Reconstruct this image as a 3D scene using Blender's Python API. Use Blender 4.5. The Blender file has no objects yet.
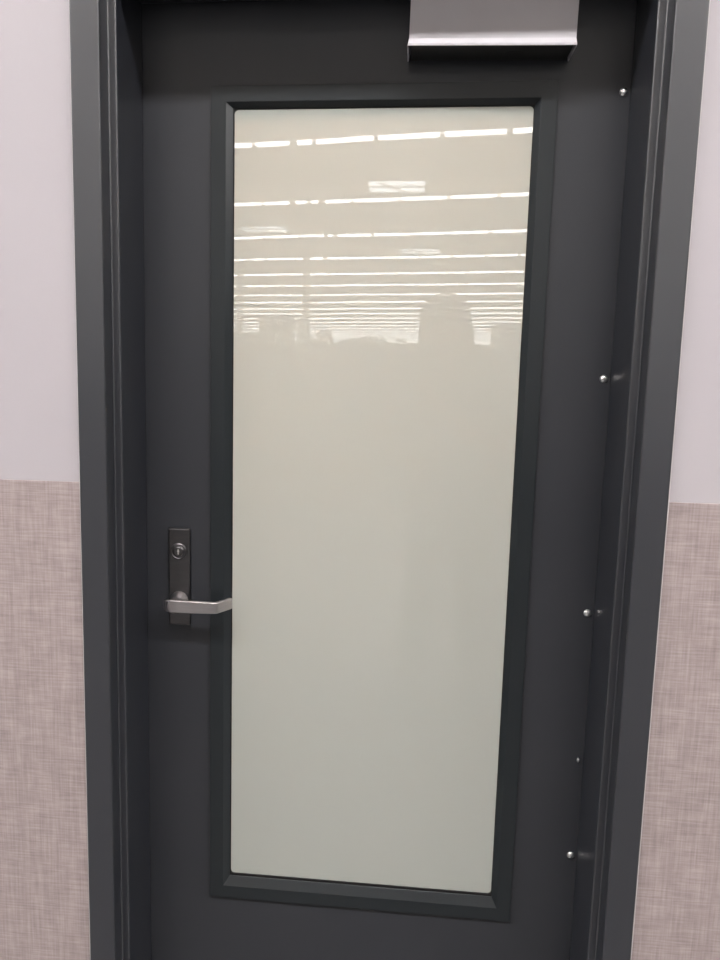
import bpy, bmesh, math, random
from mathutils import Vector, Matrix

random.seed(7)
S = bpy.context.scene
C = S.collection
PI = math.pi

# ------------------------------------------------------------------ helpers
def newmat(name):
    m = bpy.data.materials.new(name); m.use_nodes = True
    nt = m.node_tree
    return m, nt, nt.nodes['Principled BSDF']

def plain(name, col, rough=0.5, metal=0.0, spec=0.5):
    m, nt, b = newmat(name)
    b.inputs['Base Color'].default_value = (*col, 1)
    b.inputs['Roughness'].default_value = rough
    b.inputs['Metallic'].default_value = metal
    b.inputs['Specular IOR Level'].default_value = spec
    return m

def noisy(name, c1, c2, rough, scale=(6, 6, 6), metal=0.0, spec=0.5, rvar=0.06, bump=0.0, bscale=400, detail=4):
    """paint or metal with faint patches of wear: colour and gloss vary a little"""
    m, nt, b = newmat(name)
    N, L = nt.nodes, nt.links
    tc = N.new('ShaderNodeTexCoord'); mp = N.new('ShaderNodeMapping')
    mp.inputs['Scale'].default_value = scale
    L.new(tc.outputs['Object'], mp.inputs['Vector'])
    n = N.new('ShaderNodeTexNoise'); n.inputs['Scale'].default_value = 1.0; n.inputs['Detail'].default_value = detail
    L.new(mp.outputs[0], n.inputs['Vector'])
    mx = N.new('ShaderNodeMix'); mx.data_type = 'RGBA'
    mx.inputs[6].default_value = (*c1, 1); mx.inputs[7].default_value = (*c2, 1)
    L.new(n.outputs[0], mx.inputs[0]); L.new(mx.outputs[2], b.inputs['Base Color'])
    mr = N.new('ShaderNodeMapRange'); mr.inputs[3].default_value = rough - rvar; mr.inputs[4].default_value = rough + rvar
    L.new(n.outputs[0], mr.inputs[0]); L.new(mr.outputs[0], b.inputs['Roughness'])
    b.inputs['Metallic'].default_value = metal
    b.inputs['Specular IOR Level'].default_value = spec
    if bump:
        n2 = N.new('ShaderNodeTexNoise'); n2.inputs['Scale'].default_value = bscale
        L.new(tc.outputs['Object'], n2.inputs['Vector'])
        bp = N.new('ShaderNodeBump'); bp.inputs['Strength'].default_value = bump; bp.inputs['Distance'].default_value = 0.001
        L.new(n2.outputs[0], bp.inputs['Height']); L.new(bp.outputs[0], b.inputs['Normal'])
    return m

def emit(name, col, strength):
    m, nt, b = newmat(name)
    b.inputs['Base Color'].default_value = (0.8, 0.8, 0.8, 1)
    b.inputs['Emission Color'].default_value = (*col, 1)
    b.inputs['Emission Strength'].default_value = strength
    return m

def box(bm, x0, x1, y0, y1, z0, z1, M=None):
    vs = [bm.verts.new((x, y, z)) for x in (x0, x1) for y in (y0, y1) for z in (z0, z1)]
    f = [(0, 1, 3, 2), (4, 6, 7, 5), (0, 4, 5, 1), (2, 3, 7, 6), (0, 2, 6, 4), (1, 5, 7, 3)]
    for q in f: bm.faces.new([vs[i] for i in q])
    if M is not None:
        for v in vs: v.co = M @ v.co
    return vs

def ring(bm, c, r, n=24, axis='y'):
    out = []
    for i in range(n):
        a = 2 * PI * i / n
        d = {'y': (math.cos(a), 0, math.sin(a)), 'z': (math.cos(a), math.sin(a), 0), 'x': (0, math.cos(a), math.sin(a))}[axis]
        out.append(bm.verts.new(Vector(c) + Vector(d) * r))
    return out

def lathe(bm, c, prof, n=24, axis='y'):
    """prof: list of (offset along axis, radius)"""
    ax = {'y': Vector((0, 1, 0)), 'z': Vector((0, 0, 1)), 'x': Vector((1, 0, 0))}[axis]
    rs = [ring(bm, Vector(c) + ax * o, max(r, 1e-5), n, axis) for o, r in prof]
    for a, b in zip(rs, rs[1:]):
        for i in range(n):
            bm.faces.new((a[i], a[(i + 1) % n], b[(i + 1) % n], b[i]))
    bm.faces.new(rs[0]); bm.faces.new(rs[-1])

def link(name, bm, m, parent=None, bevel=0, seg=2, smooth=False, loc=None):
    bmesh.ops.recalc_face_normals(bm, faces=bm.faces)
    me = bpy.data.meshes.new(name); bm.to_mesh(me); bm.free()
    for mm in (m if isinstance(m, (list, tuple)) else [m]): me.materials.append(mm)
    if smooth:
        for p in me.polygons: p.use_smooth = True
    o = bpy.data.objects.new(name, me); C.objects.link(o)
    if parent is not None: o.parent = parent
    if loc is not None: o.location = loc
    if bevel:
        b = o.modifiers.new('bevel', 'BEVEL'); b.width = bevel; b.segments = seg; b.limit_method = 'ANGLE'
        b.angle_limit = math.radians(35)
    return o

def empty(name, loc=(0, 0, 0)):
    o = bpy.data.objects.new(name, None); C.objects.link(o); o.location = loc
    o.empty_display_size = 0.1
    return o

def tag(o, label=None, cat=None, group=None, kind=None):
    if label: o['label'] = label
    if cat: o['category'] = cat
    if group: o['group'] = group
    if kind: o['kind'] = kind
    return o

# ------------------------------------------------------------------ measured sizes (metres)
W = 0.46            # half width between the rabbets
FW = 0.0508         # face width of the steel frame
ST = 0.0159         # stop height
T = 2.134           # rabbet height
REV = 0.0406        # first rabbet depth
DY = 0.1851         # door face
WY = 0.012          # wall face behind the frame face
ZC = 1.2465         # top of the wall covering
GY = DY + 0.004     # glass face
CAM = Vector((0.06887, -1.44506, 1.44984))

# ------------------------------------------------------------------ materials
frame_paint = noisy('frame_paint', (0.018, 0.020, 0.027), (0.023, 0.025, 0.033), 0.34, (5, 5, 2), spec=0.5, bump=0.05, bscale=600)
frame_paint.node_tree.nodes['Principled BSDF'].inputs['IOR'].default_value = 2.0
door_paint = noisy('door_paint', (0.030, 0.032, 0.038), (0.037, 0.039, 0.046), 0.36, (7, 7, 4), spec=0.5, bump=0.05, bscale=500)
lite_paint = noisy('lite_paint', (0.014, 0.018, 0.021), (0.019, 0.023, 0.026), 0.32, (5, 5, 9), spec=0.45)
black_seal = plain('black_seal', (0.004, 0.004, 0.004), 0.6)
satin_steel = noisy('satin_steel', (0.50, 0.47, 0.48), (0.62, 0.59, 0.60), 0.36, (40, 40, 300), metal=1.0)
chrome = plain('chrome', (0.95, 0.95, 0.95), 0.28, 1.0)
dark_metal = plain('dark_metal', (0.05, 0.05, 0.05), 0.4, 1.0)
silver_paint = noisy('silver_paint', (0.56, 0.535, 0.57), (0.63, 0.605, 0.64), 0.45, (14, 14, 14), metal=0.0, bump=0.05)
caulk = plain('caulk', (0.62, 0.60, 0.60), 0.6)
wall_paint = noisy('wall_paint', (0.470, 0.440, 0.468), (0.508, 0.478, 0.502), 0.55, (2, 2, 2), spec=0.3, bump=0.08, bscale=300)

def make_linen():
    m, nt, b = newmat('linen_wall_covering')
    N, L = nt.nodes, nt.links
    tc = N.new('ShaderNodeTexCoord')
    def streak(sc, seedoff, det=3):
        mp = N.new('ShaderNodeMapping'); mp.inputs['Scale'].default_value = sc; mp.inputs['Location'].default_value = (seedoff, seedoff, seedoff)
        L.new(tc.outputs['Object'], mp.inputs['Vector'])
        n = N.new('ShaderNodeTexNoise'); n.inputs['Scale'].default_value = 1; n.inputs['Detail'].default_value = det
        n.inputs['Roughness'].default_value = 0.6
        L.new(mp.outputs[0], n.inputs['Vector'])
        return n.outputs[0]
    h = streak((14, 1, 330), 0); v = streak((300, 1, 12), 3.3); patch = streak((30, 1, 36), 7.1, 5)
    def math_(op, a, b2):
        n = N.new('ShaderNodeMath'); n.operation = op
        for i, q in enumerate((a, b2)):
            if isinstance(q, (int, float)): n.inputs[i].default_value = q
            else: L.new(q, n.inputs[i])
        return n.outputs[0]
    s = math_('ADD', math_('MULTIPLY', h, 0.42), math_('ADD', math_('MULTIPLY', v, 0.34), math_('MULTIPLY', patch, 0.24)))
    r = N.new('ShaderNodeValToRGB')
    r.color_ramp.elements[0].position = 0.36; r.color_ramp.elements[0].color = (0.280, 0.230, 0.226, 1)
    r.color_ramp.elements[1].position = 0.66; r.color_ramp.elements[1].color = (0.490, 0.418, 0.412, 1)
    e = r.color_ramp.elements.new(0.50); e.color = (0.378, 0.314, 0.309, 1)
    L.new(s, r.inputs[0]); L.new(r.outputs[0], b.inputs['Base Color'])
    b.inputs['Roughness'].default_value = 0.62; b.inputs['Specular IOR Level'].default_value = 0.3
    bp = N.new('ShaderNodeBump'); bp.inputs['Strength'].default_value = 0.35; bp.inputs['Distance'].default_value = 0.0006
    L.new(s, bp.inputs['Height']); L.new(bp.outputs[0], b.inputs['Normal'])
    return m
linen = make_linen()

def make_glass():
    """opal-backed glazing: milky body under a polished, very slightly wavy face"""
    m, nt, b = newmat('frosted_glazing')
    N, L = nt.nodes, nt.links
    N.remove(b)
    out = N['Material Output']
    dif = N.new('ShaderNodeBsdfDiffuse'); dif.inputs[0].default_value = (0.57, 0.615, 0.58, 1)
    trn = N.new('ShaderNodeBsdfTranslucent'); trn.inputs[0].default_value = (0.85, 0.83, 0.78, 1)
    gls = N.new('ShaderNodeBsdfGlossy'); gls.inputs['Roughness'].default_value = 0.0; gls.inputs[0].default_value = (1, 1, 1, 1)
    m1 = N.new('ShaderNodeMixShader'); m1.inputs[0].default_value = 0.35
    L.new(dif.outputs[0], m1.inputs[1]); L.new(trn.outputs[0], m1.inputs[2])
    fr = N.new('ShaderNodeFresnel'); fr.inputs[0].default_value = 1.82
    m2 = N.new('ShaderNodeMixShader'); L.new(fr.outputs[0], m2.inputs[0]); L.new(m1.outputs[0], m2.inputs[1]); L.new(gls.outputs[0], m2.inputs[2])
    L.new(m2.outputs[0], out.inputs[0])
    tc = N.new('ShaderNodeTexCoord')
    mp = N.new('ShaderNodeMapping'); mp.inputs['Scale'].default_value = (7, 7, 3.5)
    n = N.new('ShaderNodeTexNoise'); n.inputs['Scale'].default_value = 1; n.inputs['Detail'].default_value = 0
    L.new(tc.outputs['Object'], mp.inputs['Vector']); L.new(mp.outputs[0], n.inputs['Vector'])
    bp = N.new('ShaderNodeBump'); bp.inputs['Strength'].default_value = 1.0; bp.inputs['Distance'].default_value = 0.00012
    L.new(n.outputs[0], bp.inputs['Height']); L.new(bp.outputs[0], gls.inputs['Normal'])
    return m
glazing = make_glass()

# ------------------------------------------------------------------ wall with the opening
XL, XR, YB, ZT = -34.0, 30.0, -175.0, 6.7
bm = bmesh.new()
wo = W + FW - 0.006
box(bm, XL, -wo, WY, 0.30, 0, ZT)
box(bm, wo, XR, WY, 0.30, 0, ZT)
box(bm, -wo, wo, WY, 0.30, T + FW - 0.006, ZT)
tag(link('wall_front', bm, wall_paint), 'pale pinkish grey painted wall around the door', kind='structure')
for nm, s, lab in (('trim_1', -1, 'woven linen-look mauve wall covering left of the door'), ('trim_2', 1, 'woven linen-look mauve wall covering right of the door')):
    bm = bmesh.new()
    a, b_ = W + FW + 0.0015, 6.0
    box(bm, min(s * a, s * b_), max(s * a, s * b_), WY - 0.0025, WY, 0.0, ZC)
    tag(link(nm, bm, linen, bevel=0.0008, seg=1), lab, kind='structure')
# thin caulk line where the steel frame meets the wall
def caulk_line(nm, s, lab):
    bm = bmesh.new()
    x0 = W + FW + 0.0002
    x1 = x0 + 0.0035
    box(bm, min(s * x0, s * x1), max(s * x0, s * x1), WY - 0.0035, WY, 0.0, T + FW + 0.003)
    tag(link(nm, bm, caulk, bevel=0.001, seg=1), lab, kind='structure')
caulk_line('trim_3', -1, 'pale caulk line along the left edge of the door frame')
caulk_line('trim_4', 1, 'pale caulk line along the right edge of the door frame')

# ------------------------------------------------------------------ steel door frame (double rabbet)
prof = [(FW, 0.30), (FW, 0.0), (0.0, 0.0), (0.0, REV), (-ST, REV), (-ST, DY - 0.003), (0.0, DY - 0.003), (0.0, 0.262), (FW * 0.6, 0.262), (FW * 0.6, 0.30)]
bm = bmesh.new()
cols = []
for u, v in prof:
    cols.append([bm.verts.new(p) for p in ((-(W + u), v, 0), (-(W + u), v, T + u), (W + u, v, T + u), (W + u, v, 0))])
n = len(prof)
for i in range(n):
    a, b_ = cols[i], cols[(i + 1) % n]
    for k in range(3): bm.faces.new((a[k], a[k + 1], b_[k + 1], b_[k]))
bm.faces.new([c[0] for c in cols]); bm.faces.new([c[3] for c in cols])
tag(link('trim_5', bm, frame_paint, bevel=0.0032, seg=4), 'dark grey painted steel door frame with stepped stops', kind='structure')

# ------------------------------------------------------------------ door
door = tag(empty('door_1', (0, DY + 0.02, 0.0)), 'dark grey steel door with a tall frosted glass panel', kind='structure')
def dpart(name, bm, m, parent=None, **k):
    """part modelled in world coordinates, hung under the door"""
    o = link(name, bm, m, **k)
    p = parent or door
    base = Vector((0, 0, 0)); q = p
    while q is not None: base += q.location; q = q.parent
    o.parent = p
    for v in o.data.vertices: v.co -= base
    return o
LX0, LX1, LZ0, LZ1 = -0.3124, 0.3180, 0.3387, 1.9727        # glazing frame, outside
GX0, GX1, GZ0, GZ1 = -0.2696, 0.2787, 0.3902, 1.9333        # glass in sight
DE = W - 0.003
bm = bmesh.new()
hx0, hx1, hz0, hz1 = LX0 + 0.02, LX1 - 0.02, LZ0 + 0.02, LZ1 - 0.02
xs = [-DE, hx0, hx1, DE]; zs = [0.012, hz0, hz1, T - 0.003]
grid = {}
for yy in (DY, DY + 0.0445):
    for i, x in enumerate(xs):
        for j, z in enumerate(zs): grid[(yy, i, j)] = bm.verts.new((x, yy, z))
for yy in (DY, DY + 0.0445):
    for i in range(3):
        for j in range(3):
            if (i, j) != (1, 1): bm.faces.new([grid[(yy, i, j)], grid[(yy, i + 1, j)], grid[(yy, i + 1, j + 1)], grid[(yy, i, j + 1)]])
A, B = DY, DY + 0.0445
for (i0, j0, i1, j1) in [(i, 0, i + 1, 0) for i in range(3)] + [(i, 3, i + 1, 3) for i in range(3)] + [(0, j, 0, j + 1) for j in range(3)] + [(3, j, 3, j + 1) for j in range(3)] + [(1, 1, 2, 1), (1, 2, 2, 2), (1, 1, 1, 2), (2, 1, 2, 2)]:
    bm.faces.new([grid[(A, i0, j0)], grid[(A, i1, j1)], grid[(B, i1, j1)], grid[(B, i0, j0)]])
dpart('door_leaf', bm, door_paint)

# glazing frame: flat outer face, then a bevel that falls back to the glass
def picture_frame(bm, rings):
    """rings: list of (x0,x1,z0,z1,y)"""
    vr = []
    for x0, x1, z0, z1, y in rings:
        vr.append([bm.verts.new(p) for p in ((x0, y, z0), (x1, y, z0), (x1, y, z1), (x0, y, z1))])
    k = len(vr)
    for i in range(k):
        a, b_ = vr[i], vr[(i + 1) % k]
        for q in range(4): bm.faces.new((a[q], a[(q + 1) % 4], b_[(q + 1) % 4], b_[q]))
fy = DY - 0.008
f = 0.0285
for back in (False, True):
    bm = bmesh.new()
    if not back:
        rr = [(LX0, LX1, LZ0, LZ1, DY), (LX0, LX1, LZ0, LZ1, fy), (LX0 + f, LX1 - f, LZ0 + f, LZ1 - f, fy),
              (GX0 - .0022, GX1 + .0014, GZ0 - .0058, GZ1 + .0026, GY - 0.0015), (GX0 - .0022, GX1 + .0014, GZ0 - .0058, GZ1 + .0026, GY), (LX0 + .012, LX1 - .012, LZ0 + .012, LZ1 - .012, GY - .004)]
        rr[-1] = (LX0 + .010, LX1 - .010, LZ0 + .010, LZ1 - .010, DY + .0002)
        picture_frame(bm, rr)
        lf = dpart('glazing_frame', bm, lite_paint, bevel=0.0011, seg=2)
        tag(lf, 'charcoal glazing frame bevelled in towards the glass')
    else:
        y1 = DY + 0.0445
        rr = [(LX0, LX1, LZ0, LZ1, y1), (LX0, LX1, LZ0, LZ1, y1 + .008), (LX0 + f, LX1 - f, LZ0 + f, LZ1 - f, y1 + .008),
              (GX0, GX1, GZ0, GZ1, y1 - .012), (LX0 + .010, LX1 - .010, LZ0 + .010, LZ1 - .010, y1 - .0002)]
        picture_frame(bm, rr)
        dpart('glazing_frame', bm, lite_paint, bevel=0.0011, seg=2)
# black setting seal round the glass with small rounded corners
bm = bmesh.new()
def rrect(x0, x1, z0, z1, r, y, n=6):
    pts = []
    for cx, cz, a0 in ((x1 - r, z1 - r, 0), (x0 + r, z1 - r, PI / 2), (x0 + r, z0 + r, PI), (x1 - r, z0 + r, 1.5 * PI)):
        for i in range(n + 1):
            a = a0 + PI / 2 * i / n
            pts.append((cx + r * math.cos(a), y, cz + r * math.sin(a)))
    return pts
rings = [[bm.verts.new(p) for p in rrect(*q)] for q in (
    (GX0 - .006, GX1 + .006, GZ0 - .009, GZ1 + .006, .002, GY - .0004), (GX0 - .0004, GX1 + .0002, GZ0 - .0006, GZ1 + .0006, .006, GY - .0012), (GX0 + .0004, GX1 - .0004, GZ0 + .0006, GZ1 - .0002, .008, GY + .0002))]
k = len(rings[0])
for a, b_ in zip(rings, rings[1:]):
    for i in range(k): bm.faces.new((a[i], a[(i + 1) % k], b_[(i + 1) % k], b_[i]))
tag(dpart('glazing_seal', bm, black_seal), 'thin black seal around the glass')
bm = bmesh.new()
box(bm, GX0 - .012, GX1 + .012, GY, GY + 0.006, GZ0 - .012, GZ1 + .012)
tag(dpart('glass_pane', bm, glazing), 'milky glass pane mirroring rows of store lights')

# round-headed bolts down the hinge edge
def bolt(x, z, r, squash=1.0):
    bm = bmesh.new()
    pr = [(0.0, r * 1.0), (-0.0010, r), (-0.0026, r * .86), (-0.0040, r * .60), (-0.0048, r * .28), (-0.0050, 0.0002)]
    lathe(bm, (0, 0, 0), pr, 20)
    o = link('bolt', bm, chrome, smooth=True)
    o.parent = door; o.location = (x, DY - door.location.y, z)
    o.scale = (squash, 1, 1)
    return o
for z in (1.9538, 1.4497, 0.9994, 0.4919): bolt(0.4325, z, 0.0074)
tag(bolt(0.4338, 0.6967, 0.0048, 0.55), 'smaller bright rivet between the two lowest bolts')

# ---- lever lock on its tall plate
hd = empty('door_handle', (-0.377, 0, 0)); hd.parent = door; hd.location = (-0.377, -0.02, 0.985)
tag(hd, 'brushed steel lever on a tall narrow plate with a key cylinder')
PX0, PX1, PZ0, PZ1 = -0.3987, -0.3535, 0.9355, 1.1360
bm = bmesh.new(); box(bm, PX0, PX1, DY - 0.009, DY, PZ0, PZ1)
plate_steel = noisy('plate_steel', (0.11, 0.11, 0.115), (0.16, 0.155, 0.16), 0.30, (40, 40, 200), metal=1.0)
dpart('lock_plate', bm, plate_steel, hd, bevel=0.0028, seg=2)
bm = bmesh.new()
cc = (-0.3765, DY - 0.009, 1.0895)
lathe(bm, cc, [(0, .0172), (-.003, .0170), (-.0042, .0150), (-.0042, .0140), (-.0024, .0132), (-.0030, .0105), (-.0052, .0098), (-.0060, .0085), (-.0060, .0002)], 32)
cyl = dpart('key_cylinder', bm, plate_steel, hd, bevel=0.0004, seg=1)
bm = bmesh.new(); box(bm, cc[0] - .0011, cc[0] + .0011, cc[1] - .0068, cc[1] - .0058, cc[2] - .0052, cc[2] + .0050)
lathe(bm, (cc[0], cc[1] - .0058, cc[2] + .001), [(0, .0026), (-.0009, .0022), (-.0012, .0002)], 12)
dpart('keyway', bm, chrome, cyl)
# spindle neck and the lever bar with its return towards the door
bm = bmesh.new()
hc = (-0.3760, DY - 0.009, 0.9885)
lathe(bm, hc, [(0, .0185), (-.003, .0182), (-.006, .0135), (-.020, .0120), (-.036, .0125), (-.052, .0130), (-.053, .0100)], 28)
dpart('lever_hub', bm, satin_steel, hd, smooth=True)
path = [(-0.3915, .1335, .0105), (-0.3890, .1300, .0118), (-0.380, .1275, .0128), (-0.368, .1265, .0128), (-0.340, .1265, .0124), (-0.310, .1268, .0118), (-0.2955, .1272, .0114),
        (-0.2905, .1288, .0114), (-0.2880, .1320, .0114), (-0.2790, .1480, .0114), (-0.2700, .1640, .0112), (-0.2680, .1675, .0108)]
bm = bmesh.new(); prev = None
for i, (x, y, h) in enumerate(path):
    a = path[max(i - 1, 0)]; b_ = path[min(i + 1, len(path) - 1)]
    d = Vector((b_[0] - a[0], b_[1] - a[1], 0)).normalized(); nrm = Vector((-d.y, d.x, 0))
    th = 0.0044; zc = 0.9895
    sec = []
    for sx, sz in ((-1, -.8), (-.75, -1), (.75, -1), (1, -.8), (1, .8), (.75, 1), (-.75, 1), (-1, .8)):
        p = Vector((x, y, zc)) + nrm * (sx * th) + Vector((0, 0, sz * h))
        sec.append(bm.verts.new(p))
    if prev:
        for q in range(8): bm.faces.new((prev[q], prev[(q + 1) % 8], sec[(q + 1) % 8], sec[q]))
    else: bm.faces.new(sec)
    prev = sec
bm.faces.new(prev)
dpart('lever', bm, satin_steel, hd, bevel=0.0006, seg=2)

# ------------------------------------------------------------------ door closer at the head
cl = empty('door_closer', (0.19, DY, 2.015))
tag(cl, 'silver grey box-shaped door closer fixed across the top of the door', 'door closer')
def cpart(name, bm, m, **k):
    o = link(name, bm, m, **k); o.parent = cl
    for v in o.data.vertices: v.co -= cl.location
    return o
CX0, CX1, CZ0, CZ1 = 0.0512, 0.3325, 2.0085, 2.106
bm = bmesh.new()
# cover: tapered shell with a slightly flared bottom lip
secs = [(CX0 - .0020, CX1 + .0020, CZ0, 0.1085), (CX0 - .0016, CX1 + .0016, CZ0 + .004, 0.1083), (CX0, CX1, CZ0 + .0125, 0.1105), (CX0, CX1, CZ1 - .006, 0.1105), (CX0 + .002, CX1 - .002, CZ1, 0.1135)]
vr = []
for x0, x1, z, y in secs:
    vr.append([bm.verts.new(p) for p in ((x0, DY - .001, z), (x0, y, z), (x1, y, z), (x1, DY - .001, z))])
for a, b_ in zip(vr, vr[1:]):
    for q in range(3): bm.faces.new((a[q], a[q + 1], b_[q + 1], b_[q]))
bm.faces.new(vr[-1])
o = cpart('cover', bm, silver_paint, bevel=0.0016, seg=3)
s_ = o.modifiers.new('shell', 'SOLIDIFY'); s_.thickness = 0.0022; s_.offset = -1
o.modifiers.move(1, 0)
bm = bmesh.new()
box(bm, CX0 + .0026, CX1 - .0026, 0.1150, DY, CZ0 + .002, CZ1 - .004)
lathe(bm, (0.235, 0.158, CZ0 + .003), [(0, .018), (-.0015, .0175), (-.0016, .0002)], 24, 'z')
tag(cpart('closer_body', bm, plain('closer_iron', (0.02, 0.02, 0.021), 0.5), bevel=0.002), 'black cast body inside the cover')
# parallel arm: pinion, main arm and forearm up to a bracket under the frame head
bm = bmesh.new()
lathe(bm, (0.285, 0.152, 2.102), [(0, .013), (.012, .013)], 20, 'z')
def bar(bm, p, q, w, t):
    p, q = Vector(p), Vector(q); d = q - p; L_ = d.length; d.normalize()
    up = Vector((0, 0, 1)); s = d.cross(up).normalized(); up = s.cross(d)
    M = Matrix((( d.x, s.x, up.x, p.x), (d.y, s.y, up.y, p.y), (d.z, s.z, up.z, p.z), (0, 0, 0, 1)))
    box(bm, 0, L_, -w, w, -t, t, M)
bar(bm, (0.300, 0.152, 2.1105), (0.02, 0.120, 2.1105), .010, .003)
bar(bm, (0.02, 0.120, 2.1130), (0.29, 0.100, 2.1135), .009, .003)
cpart('closer_arm', bm, dark_metal, bevel=0.001, seg=1)
bm = bmesh.new(); box(bm, 0.265, 0.345, 0.080, 0.125, 2.1140, 2.1180)
cpart('arm_bracket', bm, dark_metal, bevel=0.001, seg=1)

cl.rotation_euler = (0, math.radians(0.9), 0)

# ------------------------------------------------------------------ small unseen room behind the door, added to hold a warm backlight
inner = plain('inner_wall_paint', (0.10, 0.095, 0.09), .7)
for nm, q, lab in (('wall_rear', (-1.6, 1.6, 2.6, 2.7, 0, 2.7), 'plain wall of the room behind the door'), ('wall_side_left', (-1.7, -1.6, .30, 2.7, 0, 2.7), 'plain side wall left of the room behind the door'), ('wall_side_right', (1.6, 1.7, .30, 2.7, 0, 2.7), 'plain side wall right of the room behind the door')):
    bm = bmesh.new(); box(bm, *q); tag(link(nm, bm, inner), lab, kind='structure')
bm = bmesh.new(); box(bm, -1.7, 1.7, .30, 2.7, 2.7, 2.8); tag(link('ceiling_inner', bm, inner), 'plain ceiling of the room behind the door', kind='structure')
bm = bmesh.new(); box(bm, -1.7, 1.7, .30, 2.7, -.15, 0); tag(link('floor_inner', bm, plain('inner_floor', (.15, .12, .1), .6)), 'dark floor of the room behind the door', kind='structure')
r = empty('added_backlight', (-0.22, .80, 2.7)); tag(r, 'added unseen warm pendant lamp backlighting the top of the frosted glass', 'ceiling light')  # made-up lamp, put in to warm the upper part of the pane
bm = bmesh.new(); lathe(bm, (0, 0, 0), [(-.30, .03), (-.32, .09), (-.37, .12), (-.43, .12), (-.48, .08), (-.49, .0002)], 32, 'z'); link('backlight_shade', bm, emit('warm_backlight', (1.0, 0.70, 0.50), 720), r)
bm = bmesh.new(); lathe(bm, (0, 0, 0), [(-.0002, .06), (-.03, .05), (-.035, .006), (-.305, .006)], 20, 'z'); link('backlight_cord', bm, plain('backlight_rim', (.3, .3, .3), .4), r)

# ------------------------------------------------------------------ the store the door looks out on
concrete = noisy('polished_concrete', (0.12, 0.12, 0.12), (0.17, 0.168, 0.165), 0.30, (.6, .6, .6))
deck = noisy('ceiling_deck', (0.74, 0.58, 0.44), (0.80, 0.64, 0.50), 0.7, (.3, 3, .3))
store_wall = plain('store_wall', (0.10, 0.10, 0.10), 0.7)
bm = bmesh.new(); box(bm, XL, XR, YB, 0.30, -0.15, 0)
tag(link('floor', bm, concrete), 'polished grey concrete floor of the store', kind='structure')
bm = bmesh.new(); box(bm, XL, XR, YB, 0.30, ZT, ZT + 0.2)
tag(link('ceiling', bm, deck), 'off-white metal deck ceiling of the store', kind='structure')
for nm, bx, lab in (('wall_left', (XL - .2, XL, YB, .3), 'plain grey store wall far to the left'), ('wall_right', (XR, XR + .2, YB, .3), 'plain grey store wall far to the right'), ('wall_back', (XL, XR, YB - .2, YB), 'plain grey wall at the far end of the store')):
    bm = bmesh.new(); box(bm, *bx, 0, ZT)
    tag(link(nm, bm, store_wall), lab, kind='structure')

# continuous rows of tube lights.  H = height of the tubes over the eye
LZ = 6.35; H = LZ - CAM.z
lamp = emit('tube_light', (1.0, 0.97, 0.94), 9)
lamp_bright = emit('added_run_lens', (1.0, 0.97, 0.96), 50)  # stronger glow, only for the added run by the door wall
housing = plain('white_housing', (0.75, 0.75, 0.73), 0.4)
Dm = [3.87 + 1.2 * (i - 2) for i in range(2)] + [3.80, 5.09, 6.32, 7.54, 8.71, 9.81, 10.97, 12.09, 13.28, 14.38]
while len(Dm) < 24: Dm.append(Dm[-1] + 1.17)
ordn = ['first', 'second', 'third', 'fourth', 'fifth', 'sixth', 'seventh', 'eighth', 'ninth', 'tenth', 'eleventh', 'twelfth', 'thirteenth', 'fourteenth', 'fifteenth', 'sixteenth', 'seventeenth', 'eighteenth', 'nineteenth', 'twentieth', 'twenty-first', 'twenty-second', 'twenty-third', 'twenty-fourth']
bm = bmesh.new(); box(bm, -.006, .006, -.006, .006, 0, ZT - LZ - .132); _o = link('hanger_rod', bm, housing); ROD = _o.data; bpy.data.objects.remove(_o)
bm = bmesh.new(); box(bm, -.006, .006, -.006, .006, 0, ZT - 5.4 - .052); _o = link('hanger_rod', bm, housing); LONG_ROD = _o.data; bpy.data.objects.remove(_o)
def light_row(ycen, slope, x0, x1, label, seg=1.375, gap=0.13, anchor=0.0, holes=(), w=0.06, hgt=0.075, mat=None, zl=None):
    r = empty('strip_light', (0, ycen, zl or LZ + .08))
    tag(r, label, 'ceiling light', 'continuous strip lights under the store ceiling')
    r.rotation_euler = (0, 0, math.atan(slope))
    bm = bmesh.new(); bh = bmesh.new()
    x = anchor - seg * math.floor((anchor - x0) / seg)
    while x + seg < x1:
        cuts = [(a, b_) for a, b_ in holes if a < x + seg and b_ > x]
        if not holes and random.random() < 0.16 and mat is None:      # now and then a wider socket gap
            c_ = x + random.uniform(.25, .9); cuts = [(c_, c_ + .17)]
        a0 = x
        for a, b_ in sorted(cuts):
            if a > a0: box(bm, a0, a, -w, w, -hgt, 0)
            a0 = max(a0, b_)
        if a0 < x + seg - gap: box(bm, a0, x + seg - gap, -w, w, -hgt, 0)
        x += seg
    box(bh, x0, x1, -w - .015, w + .015, 0.0, 0.05)
    link('lamp_tube', bm, mat or lamp, r)
    link('light_housing', bh, housing, r)
    x = x0 + 1
    while x < x1:
        rod = bpy.data.objects.new('hanger_rod', LONG_ROD if zl else ROD); C.objects.link(rod); rod.parent = r; rod.location = (x, 0, 0.05); x += 9.76
    return r
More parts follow.
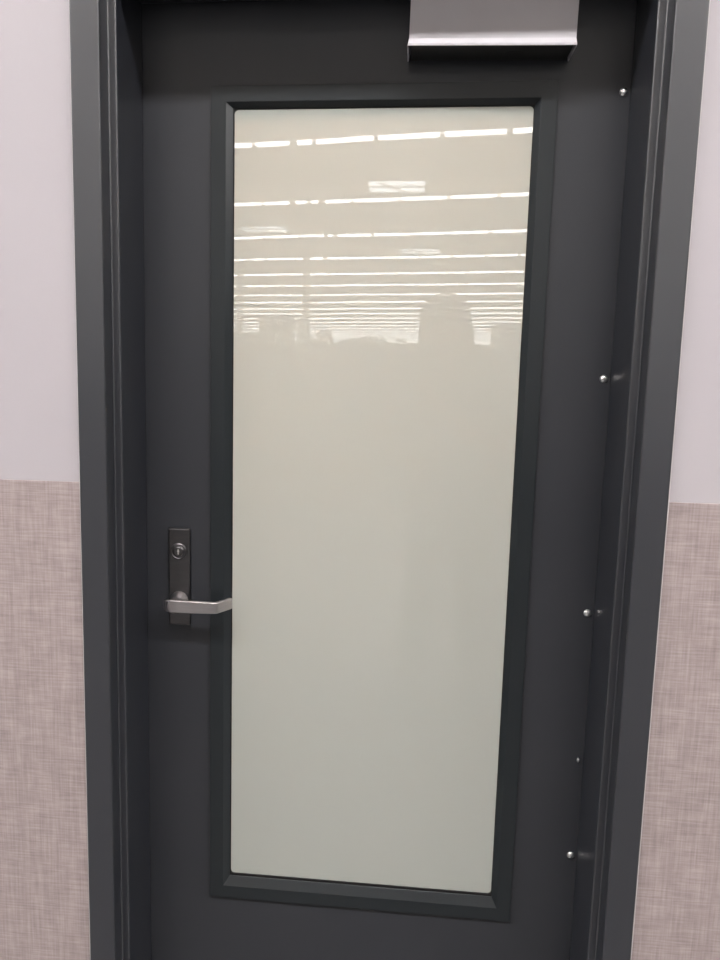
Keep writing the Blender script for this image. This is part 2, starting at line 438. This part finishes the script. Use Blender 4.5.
for i, D in enumerate(Dm):
    Dy = D * H
    y = 2 * GY - (CAM.y + Dy)
    if y > -8: continue      # the added wall run takes the place nearest the door
    vis = i - 2
    lab = ('strip-light run %s' % ('nearest the door, above the photographer' if vis == -1 else 'next nearest the door')) if vis < 0 else 'white strip-light run, %s line from the top mirrored in the glass' % ordn[min(vis, 23)]
    sl = 0.16 + 0.006 * max(vis, 0)
    anch = {0: -0.70, 1: -0.26, 2: 0.09, 3: 3.22}.get(vis, .37 * vis)
    holes = {0: [(-2.70, -2.50)], 1: [(-3.62, -3.40), (-3.10, -2.95), (-2.75, -2.50)], 2: [(-3.21, -3.03), (-2.87, -2.76)], 3: [(-7.45, -7.15), (-3.87, -3.68)]}.get(vis, ())
    light_row(y, sl, XL + 1.5, XR - 1.5, lab, anchor=anch, holes=holes)
# extra unseen run by the door wall, added for header shadow and downward falloff
light_row(-3.25, 0.0, -14, 14, 'added unseen strip-light run hung low just in front of the door wall', w=0.16, mat=lamp_bright, zl=5.4)

# skylights let into the deck
sky = emit('skylight_panel', (0.95, 0.97, 1.0), 4.2)
for X, Dd_, sx, sy, lab in ((-0.38, 23.3, 0.72, 0.72, 'square skylight mirrored between the two highest light rows'), (-5.05, 30.0, 0.8, 0.6, 'skylight mirrored at the left of the glass'), (0.4, 35.0, 0.8, 0.7, 'skylight mirrored right of the glass centre')):
    y = 2 * GY - (CAM.y + Dd_)
    nsky = globals().get('nsky', 0) + 1
    r = tag(empty('window_%d' % nsky, (X, y, ZT)), lab, kind='structure')
    bm = bmesh.new(); box(bm, -sx, sx, -sy, sy, -.30, -.28); link('diffuser', bm, sky, r)
    bm = bmesh.new()
    box(bm, -sx - .05, sx + .05, -sy - .05, -sy, -.34, 0); box(bm, -sx - .05, sx + .05, sy, sy + .05, -.34, 0)
    box(bm, -sx - .05, -sx, -sy, sy, -.34, 0); box(bm, sx, sx + .05, -sy, sy, -.34, 0)
    box(bm, -sx, sx, -.04, .04, -.34, -.30)
    link('skylight_curb', bm, housing, r)
    bm = bmesh.new(); box(bm, -sx * 1.1, sx * 1.1, -.035, .035, -.40, -.35, Matrix.Rotation(math.radians(118), 4, 'Z')); link('brace', bm, housing, r)

# steel columns
for cx, cd, lab in ((-8.3, 42.0, 'square steel column mirrored near the left edge of the glass'), (-4.3, 36.0, 'square steel column mirrored left of the glass centre'), (7.6, 48.0, 'square steel column mirrored at the right of the glass')):
    r = empty('steel_column', (cx, 2 * GY - (CAM.y + cd), 0)); tag(r, lab, 'column', 'columns down the store')
    bm = bmesh.new(); box(bm, -.13, .13, -.13, .13, 0.02, ZT); link('shaft', bm, deck, r)
    bm = bmesh.new(); box(bm, -.2, .2, -.2, .2, 0, .02); link('base_plate', bm, dark_metal, r)

# shelving runs
goods = [plain('carton_%s' % n_, c, .6) for n_, c in (('tan', (.35, .27, .18)), ('grey', (.4, .4, .4)), ('white', (.6, .6, .58)), ('blue', (.12, .18, .3)))]
shelf_m = plain('shelf_metal', (.5, .5, .48), .5)
def shelving(x0, x1, y, h, lab):
    r = empty('shelving_unit', ((x0 + x1) / 2, y, 0)); tag(r, lab, 'shelf unit', 'shelving runs across the store aisle')
    L_ = (x1 - x0) / 2
    bm = bmesh.new(); x = -L_
    while x <= L_ + .01: box(bm, x - .02, x + .02, -.03, .03, 0, h); x += 2 * L_ / max(1, round(2 * L_ / 1.22))
    link('upright', bm, shelf_m, r)
    bm = bmesh.new(); box(bm, -L_, L_, -.008, .008, .1, h - .02); link('back_panel', bm, shelf_m, r)
    z = .15
    while z < h - .2:
        bm = bmesh.new(); box(bm, -L_, L_, -.42, .42, z - .02, z); link('shelf', bm, shelf_m, r)
        z += .42
    return r
def carton_row(x0, x1, y, h, lab):
    bm = bmesh.new(); z = .15
    while z < h - .2:
        for s in (-1, 1):
            x = x0 + .05
            while x < x1 - .3:
                w = random.uniform(.12, .34); hh = random.uniform(.16, .36)
                n0 = len(bm.faces)
                box(bm, x, x + w, y + s * .22 - .16, y + s * .22 + .16, z + .001, z + hh)
                bm.faces.ensure_lookup_table(); mi = random.randrange(4)
                for ff in bm.faces[n0:]: ff.material_index = mi
                x += w + .02
        z += .42
    o = link('shelved_cartons', bm, goods); tag(o, lab, 'cartons', kind='stuff')
for x0, x1, cd, h, lab in ((-6.2, -2.4, 15.5, 2.15, 'low shelving run mirrored at the left of the glass'), (-2.0, 1.2, 17.5, 2.1, 'low shelving run mirrored behind the middle aisle'), (1.4, 5.4, 14.0, 2.05, 'shelving run mirrored right of the standing person')):
    y = 2 * GY - (CAM.y + cd)
    shelving(x0, x1, y, h, lab)
    carton_row(x0, x1, y, h, 'mixed cartons filling the ' + lab)

for x0, x1, cd, h, lab in ((-2.42, -1.89, 14.4, 2.37, 'tall display cabinet mirrored at the left of the glass, wider of two'), (-1.80, -1.64, 14.4, 2.34, 'slim tall display cabinet mirrored left of the glass centre'),
                          (-1.30, -1.12, 13.0, 2.10, 'narrow display cabinet mirrored near the glass centre'), (1.30, 1.78, 12.8, 2.22, 'display cabinet mirrored right of the standing person')):
    y = 2 * GY - (CAM.y + cd)
    r = empty('display_cabinet', ((x0 + x1) / 2, y, 0)); tag(r, lab, 'display cabinet', 'display cabinets at the aisle ends')
    w = (x1 - x0) / 2
    bm = bmesh.new(); box(bm, -w, w, -.25, .22, .08, h - .22); link('carcass', bm, shelf_m, r, bevel=.004)
    bm = bmesh.new(); box(bm, -w, w, -.26, .26, h - .22, h); link('header_board', bm, goods[1], r, bevel=.004)
    bm = bmesh.new(); box(bm, -w + .02, w - .02, -.22, .20, 0, .08); link('plinth', bm, dark_metal, r)

# ------------------------------------------------------------------ the photographer, mirrored in the glass
skin_m = plain('skin', (0.42, 0.26, 0.19), .5)
hair_m = plain('hair', (0.03, 0.02, 0.015), .5)
shirt_m = plain('shirt_cloth', (0.10, 0.11, 0.13), .85)
jean_m = plain('trouser_cloth', (0.05, 0.06, 0.09), .85)
shoe_m = plain('shoe_rubber', (0.04, 0.04, 0.04), .6)
def skinned(name, V, E, m, parent=None, root=0, sub=2, extra=None):
    me = bpy.data.meshes.new(name)
    me.from_pydata([v[0] for v in V], E, [])
    o = bpy.data.objects.new(name, me); C.objects.link(o); me.materials.append(m)
    s = o.modifiers.new('skin', 'SKIN'); s.use_smooth_shade = True
    for i, v in enumerate(V):
        r = v[1]; sv = me.skin_vertices[0].data[i]
        sv.radius = (r, r) if not isinstance(r, tuple) else r
        sv.use_root = i == root
    ss = o.modifiers.new('sub', 'SUBSURF'); ss.levels = sub; ss.render_levels = sub
    if parent: o.parent = parent
    return o
PXc, PYc = 0.26, -1.84
pers = empty('person', (PXc, PYc, 0))
tag(pers, 'person in dark clothes holding up a phone, faintly mirrored in the glass', 'person')
def L_(x, y, z): return (x - PXc, y - PYc, z)
# joints in world coordinates
J = dict(pel=(.26, -1.84, .97), waist=(.26, -1.84, 1.12), chest=(.255, -1.835, 1.31), neck=(.25, -1.82, 1.47), jaw=(.235, -1.80, 1.575), skull=(.225, -1.81, 1.665), crown=(.222, -1.82, 1.715),
         shL=(.09, -1.82, 1.40), elL=(-.01, -1.72, 1.13), wrL=(.005, -1.535, 1.335), paL=(.012, -1.495, 1.385),
         shR=(.42, -1.83, 1.40), elR=(.50, -1.74, 1.12), wrR=(.185, -1.555, 1.315), paR=(.145, -1.500, 1.365),
         hiL=(.17, -1.84, .91), knL=(.155, -1.80, .50), anL=(.14, -1.85, .10), hiR=(.35, -1.84, .91), knR=(.37, -1.81, .50), anR=(.38, -1.86, .10))
names = list(J); idx = {n_: i for i, n_ in enumerate(names)}
rad = dict(pel=(.15, .11), waist=(.125, .095), chest=(.15, .105), neck=.052, jaw=(.058, .072), skull=(.075, .092), crown=(.055, .07), shL=.058, elL=.040, wrL=.026, paL=(.034, .018), shR=.058, elR=.040, wrR=.026, paR=(.034, .018),
           hiL=.085, knL=.057, anL=.038, hiR=.085, knR=.057, anR=.038)
edges = [('pel', 'waist'), ('waist', 'chest'), ('chest', 'neck'), ('neck', 'jaw'), ('jaw', 'skull'), ('skull', 'crown'), ('chest', 'shL'), ('shL', 'elL'), ('elL', 'wrL'), ('wrL', 'paL'), ('chest', 'shR'), ('shR', 'elR'), ('elR', 'wrR'), ('wrR', 'paR'),
         ('pel', 'hiL'), ('hiL', 'knL'), ('knL', 'anL'), ('pel', 'hiR'), ('hiR', 'knR'), ('knR', 'anR')]
V = [(L_(*J[n_]), rad[n_]) for n_ in names]; Ee = [(idx[a], idx[b_]) for a, b_ in edges]
# fingers: four round the back of the phone, the thumb on its near face
PH = Vector((0.0765, -1.4625, 1.445))
def chain(root, pts, r0):
    last = idx[root]
    for i, p in enumerate(pts):
        V.append((L_(*p), r0 - .0006 * i)); Ee.append((last, len(V) - 1)); last = len(V) - 1
for kf, (dz, ln) in enumerate(((.030, 1.0), (.011, 1.08), (-.008, 1.0), (-.026, .82))):
    bz = 1.405 + dz
    chain('paL', [(.018, -1.478, bz - .008), (.022, -1.4500, bz), (.034, -1.4435, bz + .004), (.034 + .010 * ln, -1.4430, bz + .006)], .0088)
    bz = 1.395 + dz
    chain('paR', [(.138, -1.480, bz - .008), (.132, -1.4500, bz), (.118, -1.4435, bz + .004), (.118 - .010 * ln, -1.4430, bz + .006)], .0088)
chain('paL', [(.022, -1.492, 1.405), (.034, -1.482, 1.425), (.048, -1.4780, 1.440)], .0105)
chain('paR', [(.132, -1.494, 1.395), (.118, -1.482, 1.415), (.104, -1.4780, 1.430)], .0105)
body = skinned('body', V, Ee, skin_m, pers)
def sub_chain(name, keys, radii, m, es=None):
    VV = [(L_(*J[k_]) if isinstance(k_, str) else L_(*k_), r) for k_, r in zip(keys, radii)]
    es = es or [(i, i + 1) for i in range(len(keys) - 1)]
    return skinned(name, VV, es, m, pers)
mid = lambda a, b_, t: tuple(Vector(J[a]).lerp(Vector(J[b_]), t))
sub_chain('shirt', ['waist', 'chest', (.252, -1.828, 1.41), 'shL', mid('shL', 'elL', .75), 'shR', mid('shR', 'elR', .75), (.26, -1.84, .94)],
          [(.150, .115), (.172, .125), (.105, .085), .074, .060, .074, .060, (.172, .130)], shirt_m, [(7, 0), (0, 1), (1, 2), (1, 3), (3, 4), (1, 5), (5, 6)])
sub_chain('trousers', ['pel', 'hiL', 'knL', mid('knL', 'anL', .92), 'hiR', 'knR', mid('knR', 'anR', .92)],
          [(.160, .122), .100, .074, .060, .100, .074, .060], jean_m, [(0, 1), (1, 2), (2, 3), (0, 4), (4, 5), (5, 6)])
for s in ('L', 'R'):
    a = J['an' + s]
    sub_chain('shoe', [(a[0], a[1] - .03, .048), (a[0], a[1] + .06, .040), (a[0], a[1] + .16, .034)], [(.044, .044), (.044, .038), (.038, .030)], shoe_m)
# face: nose, eyes, mouth, ears
fc = Vector((.228, -1.715, 1.635))
def blob(bm, c, r, n=12):
    bmesh.ops.create_uvsphere(bm, u_segments=n, v_segments=8, radius=1, matrix=Matrix.Translation(c) @ Matrix.Diagonal((*r, 1)))
def ppart(name, bm, m):
    o = link(name, bm, m, smooth=True); o.parent = pers
    for v in o.data.vertices: v.co -= pers.location
    return o
bm = bmesh.new(); blob(bm, fc + Vector((0, .006, -.012)), (.013, .018, .022)); ppart('nose', bm, skin_m)
bm = bmesh.new(); blob(bm, fc + Vector((.001, -.002, -.052)), (.024, .008, .007)); ppart('mouth', bm, plain('lips', (.35, .13, .11), .5))
for s in (-1, 1):
    bm = bmesh.new(); blob(bm, fc + Vector((s * .031, -.004, .014)), (.014, .010, .009)); ppart('eye', bm, plain('eye_white', (.7, .7, .7), .2))
    bm = bmesh.new(); blob(bm, (.228 + s * .078, -1.805, 1.64), (.010, .018, .028)); ppart('ear', bm, skin_m)
bm = bmesh.new()
blob(bm, (.220, -1.835, 1.690), (.110, .108, .106), 24)
blob(bm, (.226, -1.868, 1.60), (.112, .072, .125), 24)
blob(bm, (.135, -1.825, 1.585), (.030, .055, .105), 16)
blob(bm, (.315, -1.825, 1.585), (.030, .055, .105), 16)
ppart('hair', bm, hair_m)
# the phone itself, held upright just behind the viewpoint
ph = empty('smartphone', tuple(PH)); tag(ph, 'black smartphone held up in both hands by the person', 'phone')
bm = bmesh.new(); box(bm, -.0375, .0375, -.004, .004, -.076, .076); link('phone_body', bm, plain('phone_black', (.01, .01, .012), .3), ph, bevel=.006, seg=3)
bm = bmesh.new(); box(bm, -.034, .034, -.0046, -.0040, -.070, .070); link('phone_screen', bm, plain('phone_glass', (.03, .03, .035), .1), ph)
bm = bmesh.new(); box(bm, -.030, -.012, .004, .0055, .045, .065); link('camera_bump', bm, plain('lens_black', (.02, .02, .02), .2), ph, bevel=.001, seg=1)

# ------------------------------------------------------------------ world, camera, colour management
wd = bpy.data.worlds.new('World'); S.world = wd; wd.use_nodes = True
wd.node_tree.nodes['Background'].inputs[0].default_value = (0.02, 0.02, 0.02, 1)
wd.node_tree.nodes['Background'].inputs[1].default_value = 0.2
cd = bpy.data.cameras.new('camera'); co = bpy.data.objects.new('camera', cd); C.objects.link(co)
co.location = CAM; co.rotation_mode = 'XYZ'
co.rotation_euler = (1.4224289, -0.0195187, 0.1075254)
cd.sensor_fit = 'AUTO'; cd.sensor_width = 36.0; cd.lens = 840.414 / 960 * 36
cd.shift_x = 44.228 / 960; cd.shift_y = 18.743 / 960
cd.clip_start = 0.01; cd.clip_end = 400
S.camera = co
S.cycles.use_denoising = True
S.cycles.sample_clamp_indirect = 6
S.view_settings.view_transform = 'Standard'; S.view_settings.look = 'None'
S.view_settings.exposure = 0.04; S.view_settings.gamma = 1.0; S.view_settings.use_curve_mapping = False
